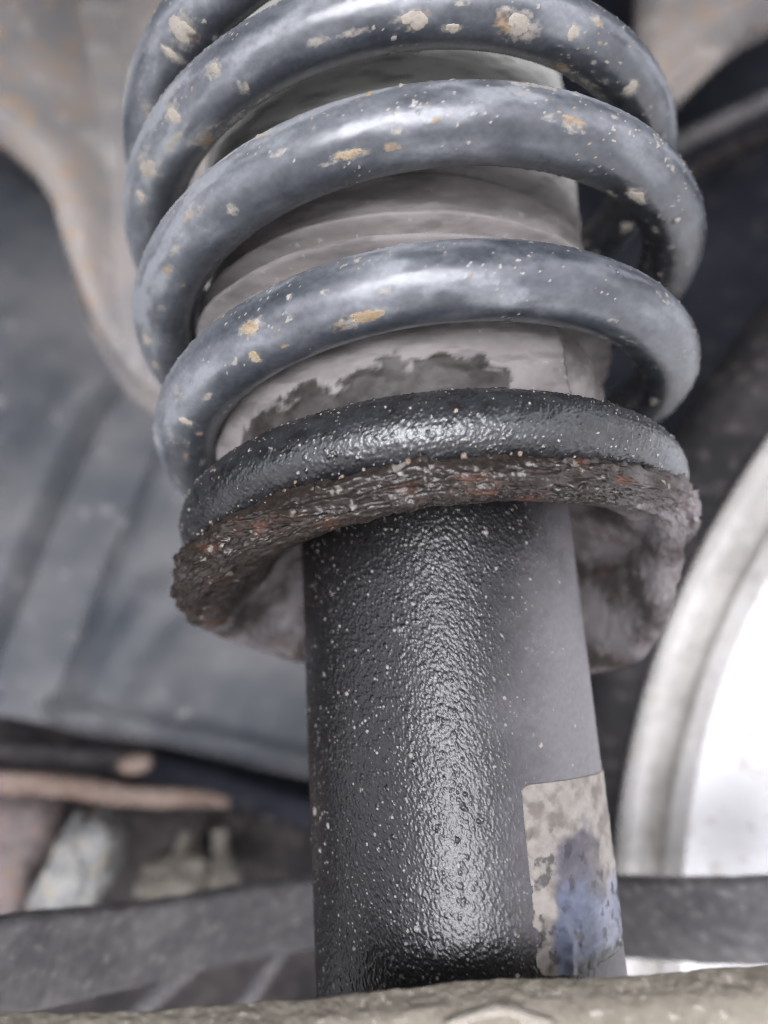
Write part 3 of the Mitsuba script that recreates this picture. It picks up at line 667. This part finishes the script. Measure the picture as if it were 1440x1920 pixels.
def crumb(p, r):
    global at0
    k = min(r, 0.00024) * (1 + 0.8 * (rng.random(len(ico.vertices)) - 0.5))[:, None]
    cr_v.append(p + ico.vertices * k * rng.uniform(0.6, 1.2, 3)); cr_f.append(ico.faces + at0); at0 += len(ico.vertices)


for k in range(60):
    p = rng.uniform(-165, -15); R = float(k_rim(p if p > -90 else p + 360)); z = float(k_top(p if p > -90 else p + 360))
    crumb(np.array([math.cos(math.radians(p)) * (R - 0.0008), math.sin(math.radians(p)) * (R - 0.0006), z + rng.normal(0.0002, 0.0005)]), rng.lognormal(math.log(0.00014), 0.5))
for k in range(140):
    p = rng.uniform(-170, -20)
    crumb(spring_point(p, rng.uniform(20, 105)), rng.lognormal(math.log(0.00015), 0.4))
obj('strut__grit', (np.vstack(cr_v), np.vstack(cr_f)), 'mat_crumb'); labels['strut__grit'] = {'label': 'crumbs of rust and grit', 'kind': 'stuff'}
for px, py, r in ((785, 876, 0.0004), (852, 846, 0.0004), (922, 834, 0.00034)):
    p = -90 + (px - 810) / 7.2; p2 = p if p > -90 else p + 360
    v, f = lump(np.array([math.cos(math.radians(p)) * (float(k_rim(p2)) + 0.0002), math.sin(math.radians(p)) * (float(k_rim(p2)) + 0.0002), float(k_top(p2)) - 0.0003]), AX, (r, r * 1.1, r * 0.8), int(px), 0.4, 2.0, 2)
    obj('strut__pebble', (v, f), 'mat_crumb')

# ------------------------------------------------------------------ the steering knuckle in the foreground
ed = [(-260, 1897), (0, 1888), (280, 1884), (600, 1858), (760, 1842), (860, 1829), (1000, 1824), (1170, 1821), (1300, 1809), (1440, 1796), (1700, 1770)]
nk, mk = 620, 130
top = np.array([at(x, y, 0.106) for x, y in ed])
tc = PchipInterpolator(np.array([e[0] for e in ed], float), top)(np.linspace(-260, 1700, nk))
w = np.linspace(0, 1, mk)
sec_y = np.interp(w, [0, 0.15, 0.3, 0.45, 1], [0.016, 0.005, 0.0, -0.006, -0.024]) ; sec_z = np.interp(w, [0, 0.15, 0.3, 0.45, 1], [-0.060, -0.010, 0.0, -0.0022, -0.034])
kk = np.ones(9) / 9
for q in (sec_y, sec_z): q[4:-4] = np.convolve(q, kk, 'valid')
v = tc[:, None] + sec_y[None, :, None] * np.array([0, 1.0, 0]) + sec_z[None, :, None] * np.array([0, 0, 1.0])
hk = 0.0016 * (nz(v, 90, 91, 4) - 0.5) + 0.0007 * (nz(v, 500, 92, 3) - 0.5) + 0.00028 * (nz(v, 1700, 93, 2) - 0.5)
v = v + hk[..., None] * np.array([0, -0.6, 0.8])
obj('steering_knuckle', (v.reshape(-1, 3), grid_faces(nk, mk)), 'mat_knuckle')
tag('steering_knuckle', 'tan dusty steering knuckle across the bottom, in front of the shock tube', 'knuckle')
kv = v.reshape(-1, 3); kd = kv - CAM
kp = np.stack([720 + FOCAL * (kd @ RT) / (kd @ FW), 960 - FOCAL * (kd @ UP) / (kd @ FW)], 1); kz = kd @ FW
arcp = []
for x, y in ((846, 1934), (868, 1912), (905, 1897), (950, 1893), (990, 1900), (1025, 1914), (1050, 1936)):
    q = np.where(np.hypot(*(kp - (x, y)).T) < 7)[0]
    arcp.append(kv[q[np.argmin(kz[q])]])
v, f = sweep(arcp, 0.0014, 0.0014, UP, 0.0005, n=80, amp=0.0003, s=700)
obj('steering_knuckle__casting_seam', (v, f), 'mat_mud')
